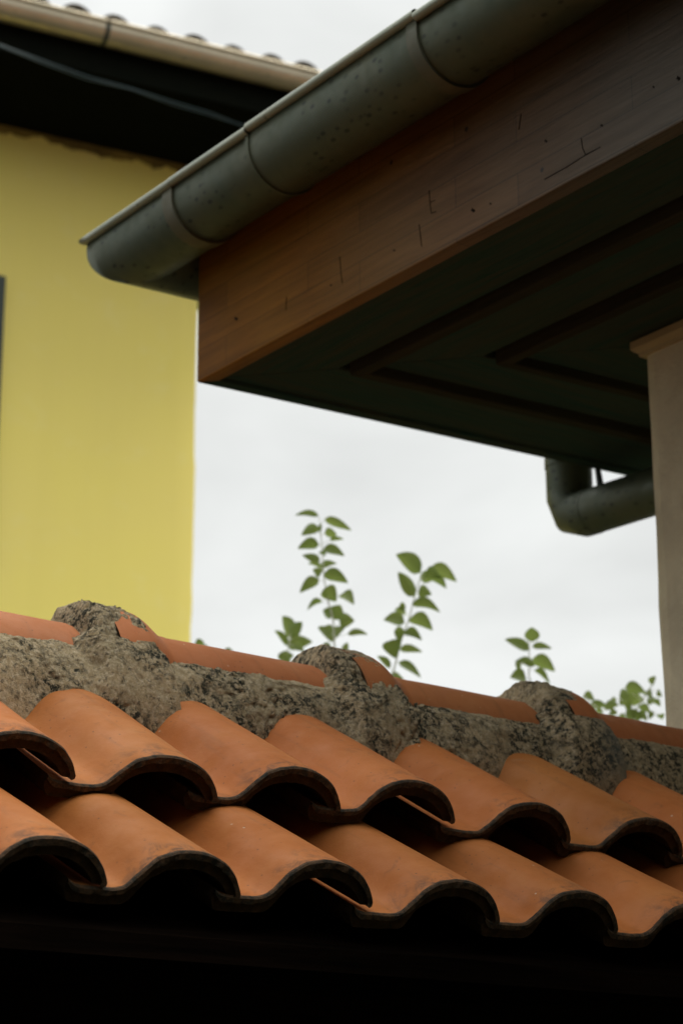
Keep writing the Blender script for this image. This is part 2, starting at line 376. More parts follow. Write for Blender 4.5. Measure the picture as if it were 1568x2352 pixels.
def tile_mesh(P, length, wx, seed, yaw=0, dt=0, broken=None):
    mb = MB(); rot = Matrix.Rotation(yaw, 3, NN)
    sl = SL if not dt else (Matrix.Rotation(dt, 3, 'X') @ SL); nn = NN if not dt else (Matrix.Rotation(dt, 3, 'X') @ NN)
    def to(x, z, s):
        q = Vector((x, s*.9, z))*6
        wv = noise.noise(q+Vector((seed*3.1, 0, 0)))*.0016
        return P + rot @ (Vector((x, 0, 0)) + nn*(z+wv) + sl*s)
    def fr(i, k):   # chipped front edge
        x = PU[i][0]*.001
        return (noise.noise(Vector((x*70, seed*5.3, k)))*.0022 + abs(noise.noise(Vector((x*210, seed*2.7, k+4))))*.0016)
    up = [(x*wx/1000, z/1000) for x, z in PU]; lo = [(x*wx/1000, z/1000) for x, z in PL]
    md = [(a[0]*.6+b[0]*.4, a[1]*.6+b[1]*.4) for a, b in zip(up, lo)]
    ns = 16
    ss = [.0025]+[length*k/ns for k in range(1, ns+1)]
    rows = [[to(*up[i], fr(i, 0)+.0026) for i in range(NP)]] + [[to(*up[i], s+(fr(i, 0) if j == 0 else 0)+.004*(j == 0)) for i in range(NP)] for j, s in enumerate(ss)]
    # slight rounding of rim
    top0 = [to(up[i][0], up[i][1]-.0022, fr(i, 0)) for i in range(NP)]
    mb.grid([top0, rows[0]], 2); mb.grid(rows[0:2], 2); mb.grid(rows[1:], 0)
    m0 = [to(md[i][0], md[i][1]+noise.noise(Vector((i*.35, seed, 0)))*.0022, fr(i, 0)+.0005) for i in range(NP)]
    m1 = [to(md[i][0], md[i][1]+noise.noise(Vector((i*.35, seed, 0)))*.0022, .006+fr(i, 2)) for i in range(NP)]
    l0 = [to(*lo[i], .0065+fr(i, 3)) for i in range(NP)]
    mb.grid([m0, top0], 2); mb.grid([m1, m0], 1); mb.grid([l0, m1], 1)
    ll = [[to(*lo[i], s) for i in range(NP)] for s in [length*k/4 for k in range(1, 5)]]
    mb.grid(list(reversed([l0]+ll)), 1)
    # side and rear closures
    for i in (0, NP-1):
        a = [to(*up[i], .004), to(*up[i], length), to(*lo[i], length), to(*lo[i], .0065)]
        mb.add(a, [[0, 1, 2, 3]], 1, False)
    mb.grid([[to(*up[i], length) for i in range(NP)], [to(*lo[i], length) for i in range(NP)]], 1)
    return mb
roof = thing('tiled_wall_roof', (1.95, 2.6, .3), 'terracotta tiled roof over a low wall in the foreground, grey mortar smeared along its ridge', 'tiled roof')
row1 = [.43, .655, .885, 1.105, 1.330, 1.553, 1.768, 1.978, 2.213, 2.456, 2.690]
row1z = [.598, .597, .6, .598, .598, .592, .600, .6045, .597, .5975, .598]
for i, (x, z) in enumerate(zip(row1, row1z)):
    wxx = 1
    nxt = row1[i+1]-x if i+1 < len(row1) else .22
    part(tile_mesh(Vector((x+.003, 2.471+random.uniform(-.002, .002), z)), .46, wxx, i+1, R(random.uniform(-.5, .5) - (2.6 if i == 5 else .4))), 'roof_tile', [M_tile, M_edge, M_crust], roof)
row2 = [.420, .635, .850, 1.067, 1.276, 1.473, 1.684, 1.904, 2.128, 2.358, 2.58, 2.80]
for i, x in enumerate(row2):
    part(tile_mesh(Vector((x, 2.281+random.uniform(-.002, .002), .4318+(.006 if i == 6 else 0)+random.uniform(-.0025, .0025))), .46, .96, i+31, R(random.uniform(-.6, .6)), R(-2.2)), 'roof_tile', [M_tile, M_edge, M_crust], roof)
# last narrow strip of tile against the house wall is closed by mortar
# ridge caps
RY, RZ, RB = 2.89, .800, .081
joints = [.265, .73, 1.195, 1.656, 2.124, 2.588, 3.05]
def sstep(a, b, t):
    t = max(0, min(1, (t-a)/(b-a))); return t*t*(3-2*t)
def bellr(x):
    """cap radius along x: bell over each joint, S-curve down to the body"""
    j = max([q for q in joints if q-.02 <= x] or [joints[0]])
    d = x-j
    return RB + .031*(1-sstep(.045, .122, d)) + .0015*math.sin(d*9)
for k in range(len(joints)-1):
    a, b = joints[k]-.004, min(joints[k+1]+.03, 2.985)
    mb = MB(); rows = []; rin = []
    n = 60
    for i in range(n+1):
        x = a+(b-a)*i/n
        r = RB + .031*(1-sstep(.045, .122, x-joints[k])) - .004*sstep(.12, .46, x-joints[k])
        if abs(x-joints[k]-.125) < .004: r += .0015
        row = []; ri = []
        for t in range(33):
            th = math.pi*(-.06+1.12*t/32)
            fl = 1+.10*max(0, math.cos(th)**6)
            rr = r*fl*(1+.004*noise.noise(Vector((x*9, th*2, k))))
            row.append((x, RY-rr*math.cos(th), RZ+rr*math.sin(th)))
            rr -= .014; ri.append((x, RY-rr*math.cos(th), RZ+rr*math.sin(th)))
        rows.append(row); rin.append(ri)
    mb.grid(rows); mb.grid(rin[::-1], 1)
    mb.grid([rin[0], rows[0]], 1); mb.grid([rows[-1], rin[-1]], 1)
    mb.grid([[r[0] for r in rows], [r[0] for r in rin]], 1); mb.grid([[r[-1] for r in rin], [r[-1] for r in rows]], 1)
    part(mb, 'ridge_tile', [M_cap, M_edge], roof)
# mortar skin around the ridge
TH = [(-62, .255), (-52, .210), (-40, .173), (-26, .145), (-12, .121), (4, .101), (16, .0875), (28, .083), (40, .068)]
def base_r(t):
    for (a, ra), (b, rb) in zip(TH, TH[1:]):
        if t <= b: u = (t-a)/(b-a); return ra+(rb-ra)*u
    return .07
mb = MB(); rows = []
x0, x1, dx = .25, 2.992, .003
nx = int((x1-x0)/dx)
for i in range(nx+1):
    x = x0+(x1-x0)*i/nx
    row = []
    dj = min(joints, key=lambda q: abs(q-x-.0)); d = x-dj
    for t in range(161):
        th = -62+ (62+140)*t/160
        p = Vector((x, th*.0016, .5))
        n_low = noise.noise(p*9); n_mid = noise.noise(p*32+Vector((3, 9, 1))); n_hi = noise.noise(p*110); n_vh = noise.noise(p*260+Vector((1, 4, 2)))
        rough = .35+.65*sstep(-.25, .2, noise.noise(p*7+Vector((11, 2, 5))))
        edge = noise.noise(Vector((x*28, th*.03, 2)))*.010+noise.noise(Vector((x*90, th*.09, 7)))*.005
        # valley/crest waviness of the lower skirt
        r = base_r(th) + .006*n_low*(1 if th < 8 else .15)
        # smooth trowelled hollows
        for hx, ht, hr in ((1.80, -20, .05), (2.02, -30, .04), (2.43, -22, .06), (1.50, -32, .05)):
            e = ((x-hx)/hr)**2+((th-ht)/22)**2
            if e < 1: r -= .010*(1-e)**2; rough *= .25+.75*e
        # lump over each joint
        jn = noise.noise(Vector((dj*17, 4, 4))); wl, wr = -.052+edge+.016*jn, .036+edge*.6-.010*jn+.034*max(0, min(1, (80-th)/75))
        if th < 5: wr += .02*(5-th)/60; wl -= .02*(5-th)/60
        L1 = sstep(wl-.010, wl+.022, d)*(1-sstep(wr-.002, wr+.010, d))
        if L1 > 0:
            rl = (.1135 if th > 20 else .1125+(.004+max(0, base_r(th)-.081)*.9)) + .004*n_low
            if th < 20: rl = max(rl, r+.006)
            body = .060 if d < 0 else (.100)
            r0 = r if th < 32 else body
            r = r0*(1-L1)+rl*L1
        elif th > 4:
            # feathered rough top boundary
            up = (bellr(x)-RB)
            r = r+up*.0 - .03*sstep(16+edge*380-5*sstep(1.9, 2.3, x), 23+edge*380-5*sstep(1.9, 2.3, x), th)
        crk = abs(noise.noise(p*13+Vector((2, 8, 3)))+.35*noise.noise(p*50)); r -= .006*max(0, 1-crk/.05)*rough
        crk = abs(noise.noise(p*34+Vector((6, 1, 3)))); r -= .003*max(0, 1-crk/.09)*rough
        grain = (.0044*n_mid + .0022*n_hi+.0016*n_vh)*rough
        # gritty crumbs
        c = max(0, noise.noise(p*150+Vector((7, 7, 7)))-.25)*.008*rough
        r += grain + c
        a = R(th)
        row.append((x, RY-r*math.cos(a), RZ+r*math.sin(a)))
    rows.append(row)
mb.grid(rows)
part(mb, 'mortar', M_mortar, roof)
# underlay boards, rear slope, wood plate and wall
mb = MB()
yz = [(2.31, .330), (2.86, .617), (2.99, .617), (3.52, .36), (3.52, .33), (2.90, .58), (2.31, .300)]
mb.prism(yz, .2, 2.99, lambda p, d: (d, p[0], p[1]))
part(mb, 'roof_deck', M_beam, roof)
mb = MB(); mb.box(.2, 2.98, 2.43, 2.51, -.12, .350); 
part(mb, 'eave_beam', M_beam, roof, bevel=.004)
mb = MB(); mb.box(.2, 2.975, 2.53, 3.30, -EYE, .29)
part(mb, 'wall', M_conc, roof)
mb = MB()     # rear slope of the same roof: simple pan-and-roll sheets
for k in range(12):
    xx = .36+k*.222
    rw = []
    for s in (0, .3, .62):
        rw.append([(xx+p[0]*.001, 2.93+s*.87, .800-s*.50+p[1]*.001) for p in PU[::3]])
    mb.grid(rw)
part(mb, 'rear_slope', [M_tile], roof)

# ------------------------------------------------------------------ house with the overhanging eave (upper right)
CX, CY, CZ = 2.37278, 3.69934, 1.71885
WX, WY = 2.998, 2.976
hs = thing('eave_house', (WX, WY, -EYE), 'beige rendered house corner at right under a deep dark wooden overhanging eave', 'house')
SKEW = Matrix(((1, 0, 0, 0), (-.074, 1, 0, .074*CX), (0, 0, 1, 0), (0, 0, 0, 1)))   # the two eaves do not meet at a true right angle
YN = -2.5      # toward and past the camera side
XF = 9.0
mb = MB()      # wall, slightly wavy arris
cols = []
nzs = 60
def wob(z): return .010*noise.noise(Vector((0, 3, z*2.2)))+.004*noise.noise(Vector((4, 3, z*11)))
zz = [-EYE + (CZ-.02+EYE)*k/nzs for k in range(nzs+1)]
mb.grid([[(WX, YN, z), (WX, (YN+WY)/2, z), (WX+wob(z)*.5, WY-.03, z), (WX+.004+wob(z)*.6, WY-.008, z), (WX+.014, WY+wob(z), z), (WX+.04, WY+wob(z)*.5+.004, z), (XF, WY, z), (XF, YN, z)] for z in zz], 0, False, True)
wall = part(mb, 'wall', M_wall, hs)
mb = MB()
pf = [(-.018, 0), (-.018, -.016), (-.013, -.022), (-.007, -.025), (-.005, -.033), (.004, -.033), (.004, 0)]
def trim_pt(p, where):
    o, z = p
    return {0: (WX+o, YN, CZ+z-.003), 1: (WX+o, WY-o, CZ+z-.003), 2: (XF, WY-o, CZ+z-.003)}[where]
n = len(pf)
mb.add([trim_pt(p, w_) for w_ in (0, 1, 2) for p in pf], [[s*n+i, s*n+(i+1) % n, (s+1)*n+(i+1) % n, (s+1)*n+i] for s in (0, 1) for i in range(n)], 0, False)
part(mb, 'cornice', M_trim, hs)
# soffit: three mitred boards each way; offsets measured inwards from the fascia
def mitre(mb, o0, o1, z0, z1, mi=(0, 1)):
    for s in (0, 1):
        if s == 0:   # strip along Y
            P = [(CX+o0, YN), (CX+o1, YN), (CX+o1, CY-o1), (CX+o0, CY-o0)]
        else:
            P = [(XF, CY-o0), (CX+o0, CY-o0), (CX+o1, CY-o1), (XF, CY-o1)]
        vs_ = [(x, y, z0) for x, y in P]+[(x, y, z1) for x, y in P]
        mb.add(vs_, [[0, 1, 2, 3], [7, 6, 5, 4], [0, 4, 5, 1], [1, 5, 6, 2], [2, 6, 7, 3], [3, 7, 4, 0]], mi[s], False)
for a, b_, z in ((.034, .212, 0), (.262, .424, .004), (.470, .80, .002)):
    mb = MB(); mitre(mb, a, b_, CZ+z, CZ+.03); part(mb, 'soffit_board', [M_soffY, M_soffX], hs, bevel=.003, xf=SKEW)
for a, b_ in ((.212, .262), (.424, .470)):
    mb = MB(); mitre(mb, a+.016, b_-.004, CZ-.018, CZ+.02); mitre(mb, a, b_, CZ+.020, CZ+.032)
    part(mb, 'soffit_moulding', [M_moulY, M_moulX], hs, bevel=.004, xf=SKEW)
# fascia boards (mitred)
mb = MB(); 
def fas(mb, o0, o1, z0, z1, s, mi=0):
    P = [(CX+o0, YN), (CX+o1, YN), (CX+o1, CY-o1), (CX+o0, CY-o0)] if s == 0 else [(XF, CY-o0), (CX+o0, CY-o0), (CX+o1, CY-o1), (XF, CY-o1)]
    vs_ = [(x, y, z0) for x, y in P]+[(x, y, z1) for x, y in P]
    mb.add(vs_, [[0, 1, 2, 3], [7, 6, 5, 4], [0, 4, 5, 1], [1, 5, 6, 2], [2, 6, 7, 3], [3, 7, 4, 0]], mi, False)
fas(mb, 0, .034, CZ-.008, CZ+.36, 0); part(mb, 'fascia', M_fascia, hs, bevel=.003, xf=SKEW)
mb = MB(); fas(mb, 0, .034, CZ-.008, CZ+.36, 1); part(mb, 'fascia', M_soffX, hs, bevel=.003, xf=SKEW)
# drying cracks, nail holes and staple marks in the long fascia
fasc = [o for o in hs.children if o.name.startswith('fascia')][0]
def mark(name, pts, wd):
    mb = MB()
    P = [onx(px, py, CX) for px, py in pts]
    for a, b in zip(P, P[1:]):
        d = (b-a).normalized(); n_ = Vector((0, -d.z, d.y))*wd
        e = Vector((-.0009, 0, 0)); q = Vector((.004, 0, 0))
        vs_ = [a-n_, b-n_*.6, b+n_*.6, a+n_]
        mb.add([v+e for v in vs_]+[v+q for v in vs_], [[0, 1, 2, 3], [7, 6, 5, 4], [0, 4, 5, 1], [1, 5, 6, 2], [2, 6, 7, 3], [3, 7, 4, 0]], 0, False)
    part(mb, name, M_mark, hs, fasc)
for c_ in ([(985, 438), (987, 464), (990, 490), (1002, 486)], [(988, 464), (998, 460)], [(962, 515), (965, 540), (968, 566)], [(1334, 318), (1337, 340), (1344, 356)],
           [(1250, 412), (1300, 384), (1344, 356), (1378, 338)], [(658, 682), (657, 712)],
           [(780, 590), (783, 626), (786, 650)], [(1196, 262), (1191, 298)]):
    mark('crack', c_, .0007)
for px, py, w_ in ((1086, 483, 5), (543, 732, 5), (1253, 324, 3.2), (1381, 288, 3), (1557, 180, 5), (1126, 468, 2.6), (760, 655, 2.5), (1500, 200, 2.5), (905, 575, 2.5)):
    mark('nail_hole', [(px-w_*.7, py-w_*.35), (px+w_*.1, py+w_*.2), (px+w_*.7, py+w_*.3)], w_*.0006)
# roof over the eave, hipped: sloped pan with rolls
mb = MB(); tanr = math.tan(R(24)); zt = CZ+.375
top = 1.9
def rp(o, y): return (CX+o, y, zt+o*tanr)
for s in (0, 1):
    P = [(CX-.05, YN), (CX+top, YN), (CX+top, CY-top), (CX-.05, CY+.05)] if s == 0 else [(XF, CY+.05), (CX-.05, CY+.05), (CX+top, CY-top), (XF, CY-top)]
    zz_ = [zt, zt+top*tanr, zt+top*tanr, zt] if s == 0 else [zt, zt, zt+top*tanr, zt+top*tanr]
    vs_ = [(x, y, z) for (x, y), z in zip(P, zz_)]+[(x, y, z-.03) for (x, y), z in zip(P, zz_)]
    mb.add(vs_, [[0, 1, 2, 3], [7, 6, 5, 4], [0, 4, 5, 1], [1, 5, 6, 2], [2, 6, 7, 3], [3, 7, 4, 0]], 0, False)
y = CY-.25
while y > YN:
    ln = min(top, CY-y)
    mb.tube([(CX-.06, y, zt-.01), (CX+ln, y, zt+ln*tanr)], .075, 12); y -= .23
x = CX+.25
while x < XF:
    ln = min(top, x-CX)
    mb.tube([(x, CY+.06, zt-.01), (x, CY-ln, zt+ln*tanr)], .075, 12); x += .23
part(mb, 'roof', M_cap, hs, xf=SKEW)
# half-round gutter, mitred at the corner; o = distance outwards from the fascia
GO, GZ, GR = .092, .322, .083
def gprofile(r):
    p = [(GO+r, GZ+.028)]
    for k in range(0, 25):
        a = math.pi*k/24; p.append((GO+r*math.cos(a), GZ-r*math.sin(a)*1.03))
    p.append((GO-r, GZ+.045)); return p
def gpt(p, y, s):
    o, z = p
    if s == 0: return (CX-o, min(y, CY+o), CZ+z)
    return (max(y, CX-o), CY+o, CZ+z)
def gsection(mb, y0, y1, s, r, lipz=0):
    rin = r-.004; a = gprofile(r); b = gprofile(rin)
    loop = a+b[::-1]; ys = [y0+(y1-y0)*k/12 for k in range(13)]
    mb.grid([[gpt((p[0], p[1]+lipz), y, s) for p in loop] for y in ys], 0, True, True)
def bead(mb, y0, y1, s, dz=0):
    pf_ = [(GO+GR+.003+.0105*math.cos(a), GZ+.028+.0095*math.sin(a)) for a in [2*math.pi*k/14 for k in range(14)]]
    pf_ += []
    mb.grid([[gpt((p[0], p[1]+dz), y, s) for p in pf_] for y in [y0+(y1-y0)*k/10 for k in range(11)]], 0, True, True)
gy = [CY+.3, CY-.18, CY-.465, CY-1.005, CY-1.9, YN]
gt = None
mb = MB()
for k in range(len(gy)-1): gsection(mb, gy[k]+(.0 if k == 0 else .012), gy[k+1], 0, GR-.0022*(k % 2), 0)
xs = [CX-.3, CX+.9, CX+2.9, XF]
for k in range(3): gsection(mb, xs[k], xs[k+1], 1, GR-.002*(k % 2))
gt = part(mb, 'gutter', M_gut, hs, xf=SKEW)
mb = MB()
dzs = [0, .001, .006, 0, -.003]
for k in range(len(gy)-1): bead(mb, gy[k], gy[k+1], 0, dzs[k])
bead(mb, CX-.3, XF, 1)
part(mb, 'bead', M_bead, hs, gt, xf=SKEW)
for k, yy in enumerate(gy[1:-1]):
    mb = MB()
    a = gprofile(GR+.0035); b = gprofile(GR-.002); loop = a+b[::-1]
    wd = (.036, .010, .030, .02)[k]
    mb.grid([[gpt(p, q, 0) for p in loop] for q in (yy, yy+wd)], 0, True, True)
    mb.add([gpt(p, yy, 0) for p in a]+[gpt(p, yy, 0) for p in b], [[i, i+1, len(a)+i+1, len(a)+i] for i in range(len(a)-1)], 0, False)
    mb.add([gpt(p, yy+wd, 0) for p in a]+[gpt(p, yy+wd, 0) for p in b], [[i, i+1, len(a)+i+1, len(a)+i] for i in range(len(a)-1)], 0, False)
    part(mb, 'joint_strap', M_strap if k in (0, 2) else M_gut, hs, gt, xf=SKEW)
# wooden fillet behind the gutter at the corner
# downpipe dropping from the far gutter and swinging back to the wall
PX, PY, PR = 3.464, CY+.012, .055
mb = MB(); mb.tube([(PX, PY, CZ+.26), (PX, PY, CZ+.035)], PR, 24)
pipe = part(mb, 'downpipe', M_gut, hs)
T0 = Vector((PX, PY, CZ-.108)); dw = Vector((0, -1, -.03)).normalized()
mb = MB()
mb.tube([(PX, PY, CZ+.045), (PX, PY, CZ+.02)], PR+.004, 24)
mb.tube([Vector((PX, PY, CZ+.03)), T0+Vector((0, 0, .05)), T0+Vector((0, -.016, .010)), T0+dw*.055, T0+dw*.085], PR+.002, 24)
part(mb, 'elbow', M_gut, hs, pipe)
mb = MB(); mb.tube([T0+dw*.08, T0+dw*(PY-WY+.03)], PR+.001, 24); part(mb, 'offset_pipe', M_gut, hs, pipe)
mb = MB(); mb.tube([onx(1362, 1020, PX), onx(1370, 1068, PX), onx(1380, 1128, PX)], [.007, .007, .009], 8)
part(mb, 'pipe_bracket', M_dark, hs, pipe)
# unseen walls added behind and left of the viewpoint to block low sky light
mb = MB()
mb.box(-4.6, WX+.5, -4.0, -3.6, -EYE, 4.2); mb.box(-4.6, -4.2, -3.6, 4.2, -EYE, 6.5)
part(mb, 'sky_blocker', M_blocker, hs)

# ------------------------------------------------------------------ yellow house far left
G0 = ray(0, 8)*10.5
G1 = onz(700, 172+8, G0.z)
yb = Vector((G1.x-G0.x, G1.y-G0.y, 0)).normalized(); ya = Vector((-yb.y, yb.x, 0))
YH = thing('yellow_house', (G0.x+yb.x*2, G0.y+yb.y*2, -EYE), 'bright yellow painted house behind at left under a dark eave with a pale gutter', 'house')
def yp(u, v, z): return Vector((G0.x, G0.y, 0))+yb*u+ya*v+Vector((0, 0, z))
ZG = G0.z           # gutter top
ZS = ZG-.20         # soffit underside height at the gutter
# distance of wall behind the gutter line, from the shadow line under the eave
def on_soffit(px, py, z):
    q = onz(px, py, z); d = q-Vector((G0.x, G0.y, 0)); return d.dot(yb), d.dot(ya)
ua, va = on_soffit(0, 268, ZS); ub, vb = on_soffit(370, 388, ZS)
VW = (va+vb)/2
print('yellow wall offset', va, vb, ua, ub)
def on_wall(px, py):
    r = ray(px, py); o = Vector((G0.x, G0.y, 0))+ya*VW
    return (r*(o.dot(ya)/r.dot(ya)))
qc = on_wall(449, 1100); UC = (qc-Vector((G0.x, G0.y, 0))).dot(yb)
qw = on_wall(10, 640); UW = (qw-Vector((G0.x, G0.y, 0))).dot(yb); ZW = qw.z
print('corner', UC, 'win', UW, ZW)
U0 = -3.0
mb = MB()
# wall face with a real window opening
wz0 = ZW-1.5; wu0 = UW-1.1
def quad(a, b, c, d, mi=0): mb.add([a, b, c, d], [[0, 1, 2, 3]], mi, False)
zb, ztp = -EYE, ZS+.0
for (a, b, c, d) in ((U0, wu0, zb, ztp), (wu0, UW, zb, wz0), (wu0, UW, ZW, ztp), (UW, UC-.12, zb, ztp)):
    quad(yp(a, VW, c), yp(b, VW, c), yp(b, VW, d), yp(a, VW, d))
for (a, b, c, d) in (((wu0, wz0), (UW, wz0), 0, 0), ((UW, wz0), (UW, ZW), 0, 0), ((UW, ZW), (wu0, ZW), 0, 0), ((wu0, ZW), (wu0, wz0), 0, 0)):
    quad(yp(a[0], VW, a[1]), yp(b[0], VW, b[1]), yp(b[0], VW+.14, b[1]), yp(a[0], VW+.14, a[1]))
cz = [zb+(ztp-zb)*k/90 for k in range(91)]
def wy(z): return .012*noise.noise(Vector((2, 7, z*1.6)))+.007*noise.noise(Vector((5, 7, z*7)))
mb.grid([[yp(UC-.12, VW, z), yp(UC-.02+wy(z), VW, z), yp(UC-.004+wy(z), VW+.006, z), yp(UC+wy(z), VW+.022, z), yp(UC, VW+.12, z), yp(UC, VW+6, z)] for z in cz])
quad(yp(UC, VW+6, zb), yp(U0, VW+6, zb), yp(U0, VW+6, ztp), yp(UC, VW+6, ztp))
quad(yp(U0, VW+6, zb), yp(U0, VW, zb), yp(U0, VW, ztp), yp(U0, VW+6, ztp))
part(mb, 'wall', M_yellow, YH)
mb = MB()
for (a, b, c, d) in ((wu0, UW, wz0, wz0+.06), (wu0, UW, ZW-.06, ZW), (wu0, wu0+.06, wz0+.06, ZW-.06), (UW-.06, UW, wz0+.06, ZW-.06), ((wu0+UW)/2-.03, (wu0+UW)/2+.03, wz0+.06, ZW-.06)):
    for q in [0]:
        P = [yp(a, VW-.03, c), yp(b, VW-.03, c), yp(b, VW-.03, d), yp(a, VW-.03, d)]; Q = [p+ya*.10 for p in P]
        mb.add(P+Q, [[0, 1, 2, 3], [7, 6, 5, 4], [0, 4, 5, 1], [1, 5, 6, 2], [2, 6, 7, 3], [3, 7, 4, 0]], 0, False)
win = part(mb, 'window', M_dark, YH)
mb = MB(); quad(yp(wu0, VW+.05, wz0), yp(UW, VW+.05, wz0), yp(UW, VW+.05, ZW), yp(wu0, VW+.05, ZW)); part(mb, 'pane', M_glass, YH, win)
# ragged stucco band where the wall meets the boards
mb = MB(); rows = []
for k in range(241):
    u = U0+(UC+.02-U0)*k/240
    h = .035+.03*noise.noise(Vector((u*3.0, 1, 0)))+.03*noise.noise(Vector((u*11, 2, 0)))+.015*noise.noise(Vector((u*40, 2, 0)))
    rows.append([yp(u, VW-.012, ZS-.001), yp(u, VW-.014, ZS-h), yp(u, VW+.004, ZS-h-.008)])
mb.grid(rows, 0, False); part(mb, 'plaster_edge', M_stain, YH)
mb = MB()   # soffit slab + fascia
UE = UC+.75
def ybox(u0, u1, v0, v1, z0, z1, mi=0):
    P = [yp(u, v, z) for u in (u0, u1) for v in (v0, v1) for z in (z0, z1)]
    mb.add(P, [[0, 1, 3, 2], [4, 6, 7, 5], [0, 4, 5, 1], [2, 3, 7, 6], [0, 2, 6, 4], [1, 5, 7, 3]], mi, False)
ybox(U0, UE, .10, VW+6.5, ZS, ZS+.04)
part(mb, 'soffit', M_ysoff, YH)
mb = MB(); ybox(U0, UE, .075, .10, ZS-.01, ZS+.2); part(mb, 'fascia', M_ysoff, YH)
mb = MB(); GRY = .075
rows = []
for k in range(41):
    u = U0+(UE-U0)*k/40
    pr = [(0-GRY, .012)]+[(-GRY*math.cos(math.pi*j/20), -GRY*math.sin(math.pi*j/20)*1.02) for j in range(21)]+[(GRY, .02)]
    rows.append([yp(u, p[0], ZG-.01+p[1]) for p in pr])
mb.grid(rows)
mb2rows = [[yp(U0+(UE-U0)*k/40, -GRY-.004+.011*math.cos(a), ZG+.002+.011*math.sin(a)) for a in [2*math.pi*j/10 for j in range(10)]] for k in range(41)]
mb.grid(mb2rows, 0, True, True)
mb.grid([[yp(UE, p[0], ZG-.01+p[1]) for p in pr], [yp(UE, 0, ZG-.01) for p in pr]], 0, False)
yg = part(mb, 'gutter', M_ygut, YH)
uj = ((onz(237, 60, ZG)-Vector((G0.x, G0.y, 0))).dot(yb))
for u in (uj-2.4, uj):
    mb = MB()
    pr = [(0-GRY-.016, .016)]+[(-(GRY+.004)*math.cos(math.pi*j/20), -(GRY+.004)*math.sin(math.pi*j/20)*1.02) for j in range(21)]
    mb.grid([[yp(u+q, p[0], ZG-.01+p[1]) for p in pr] for q in (0, .022)]); part(mb, 'bracket', M_dark, YH, yg)
mb = MB()   # roof of rolled tiles
slp = math.tan(R(15))
ybox(U0, UE, .02, .05, ZG-.02, ZG+.01)
P = [yp(U0, .0, ZG+.005), yp(UE, .0, ZG+.005), yp(UE, 3.5, ZG+.005+3.5*slp), yp(U0, 3.5, ZG+.005+3.5*slp)]
mb.add(P+[p-Vector((0, 0, .03)) for p in P], [[0, 1, 2, 3], [7, 6, 5, 4], [0, 4, 5, 1], [1, 5, 6, 2], [2, 6, 7, 3], [3, 7, 4, 0]], 0, False)
u = U0+.1; k = 0
random.seed(3)
while u < UE:
    pj = .0+random.uniform(-.02, .025)
    rr = random.uniform(.078, .092)
    for j in range(8):
        v0, v1 = pj+j*.42, pj+(j+1)*.42+.05
        rows = []
        for v, r_ in ((v0, rr), (v1, rr*.9)):
            rows.append([yp(u+r_*math.cos(a), v, ZG+.0+v*slp+(.016 if v == v0 else 0)+r_*math.sin(a)) for a in [math.pi*q/12 for q in range(13)]])
        mb.grid(rows)
        mb.grid([rows[0], [yp(u+rr*.78*math.cos(a), v0, ZG+v0*slp+.016+rr*.78*math.sin(a)) for a in [math.pi*q/12 for q in range(13)]]], 0, False)
    u += .205+random.uniform(-.012, .012); k += 1
part(mb, 'roof', M_farcap, YH)
# cable slung under the eave
mb = MB()
cp = []
for (px, py) in [(-260, 55), (-60, 92), (0, 103), (100, 140), (200, 176), (300, 203), (400, 235), (480, 258), (545, 283), (700, 340)]:
    cp.append(onz(px, py, ZS-.05))
mb.tube(cp, .005, 8); mb.tube([p+Vector((.0, 0, -.012))+ya*.012*math.sin(i*2.2) for i, p in enumerate(cp)], .0035, 8)
cb = mb.build('cable', M_cable, None, loc=(cp[3].x, cp[3].y, cp[3].z+EYE))
cb['label'] = 'thin dark blue cable slung under the dark eave of the yellow house'; cb['category'] = 'cable'

# ------------------------------------------------------------------ shrubs behind the ridge
def m_leaf():
    m, N, L, b = mat('leaf_green', (.10, .19, .035), .5, 0, .4)
    v = coords(N, L, kind='World')
    col = mix(N, L, mrange(N, L, tnoise(N, L, v, 9, 3), .35, .65), (.15, .225, .06), (.23, .29, .09))
    L.new(col, b.inputs['Base Color'])
    tr = N.new('ShaderNodeBsdfTranslucent'); L.new(mix(N, L, .5, col, (.30, .38, .08)), tr.inputs['Color'])
    ms = N.new('ShaderNodeMixShader'); ms.inputs[0].default_value = .45
    L.new(b.outputs[0], ms.inputs[1]); L.new(tr.outputs[0], ms.inputs[2]); L.new(ms.outputs[0], N['Material Output'].inputs['Surface'])
    return m
M_leaf = m_leaf()
M_stem, *_ = mat('pale_stem', (.72, .76, .62), .7)
M_bark, *_ = mat('grey_bark', (.14, .11, .08), .9)
def leaf(mb, b, t, w, roll, droop):
    """ovate leaf from base b to tip t, width w, arched and folded"""
    ax = t-b; ln = ax.length; ax.normalize()
    side = ax.cross(FW).normalized(); side = (Matrix.Rotation(roll, 3, ax) @ side).normalized(); nm = side.cross(ax)
    if nm.z < 0: nm = -nm
    rows = []
    for i in range(11):
        s = i/10
        hw = w*.5*(math.sin(math.pi*min(1, s**.72))**.75)*(1-.25*s)+.0003
        c = b+ax*ln*s+Vector((0, 0, 1))*droop*ln*math.sin(math.pi*s)
        rows.append([c+side*hw*q+nm*(abs(q)**1.5)*hw*.35 for q in (-1, -.6, 0, .6, 1)])
    mb.grid(rows)
def z3(a): return ((700+.38265*a[0])/1.2245, (1400+.38265*a[1])/1.2245)
def z4(a): return ((1360+.35714*a[0])/1.2245, (1700+.35714*a[1])/1.2245)
S3, S4 = .3125, .2917
D = 6.0
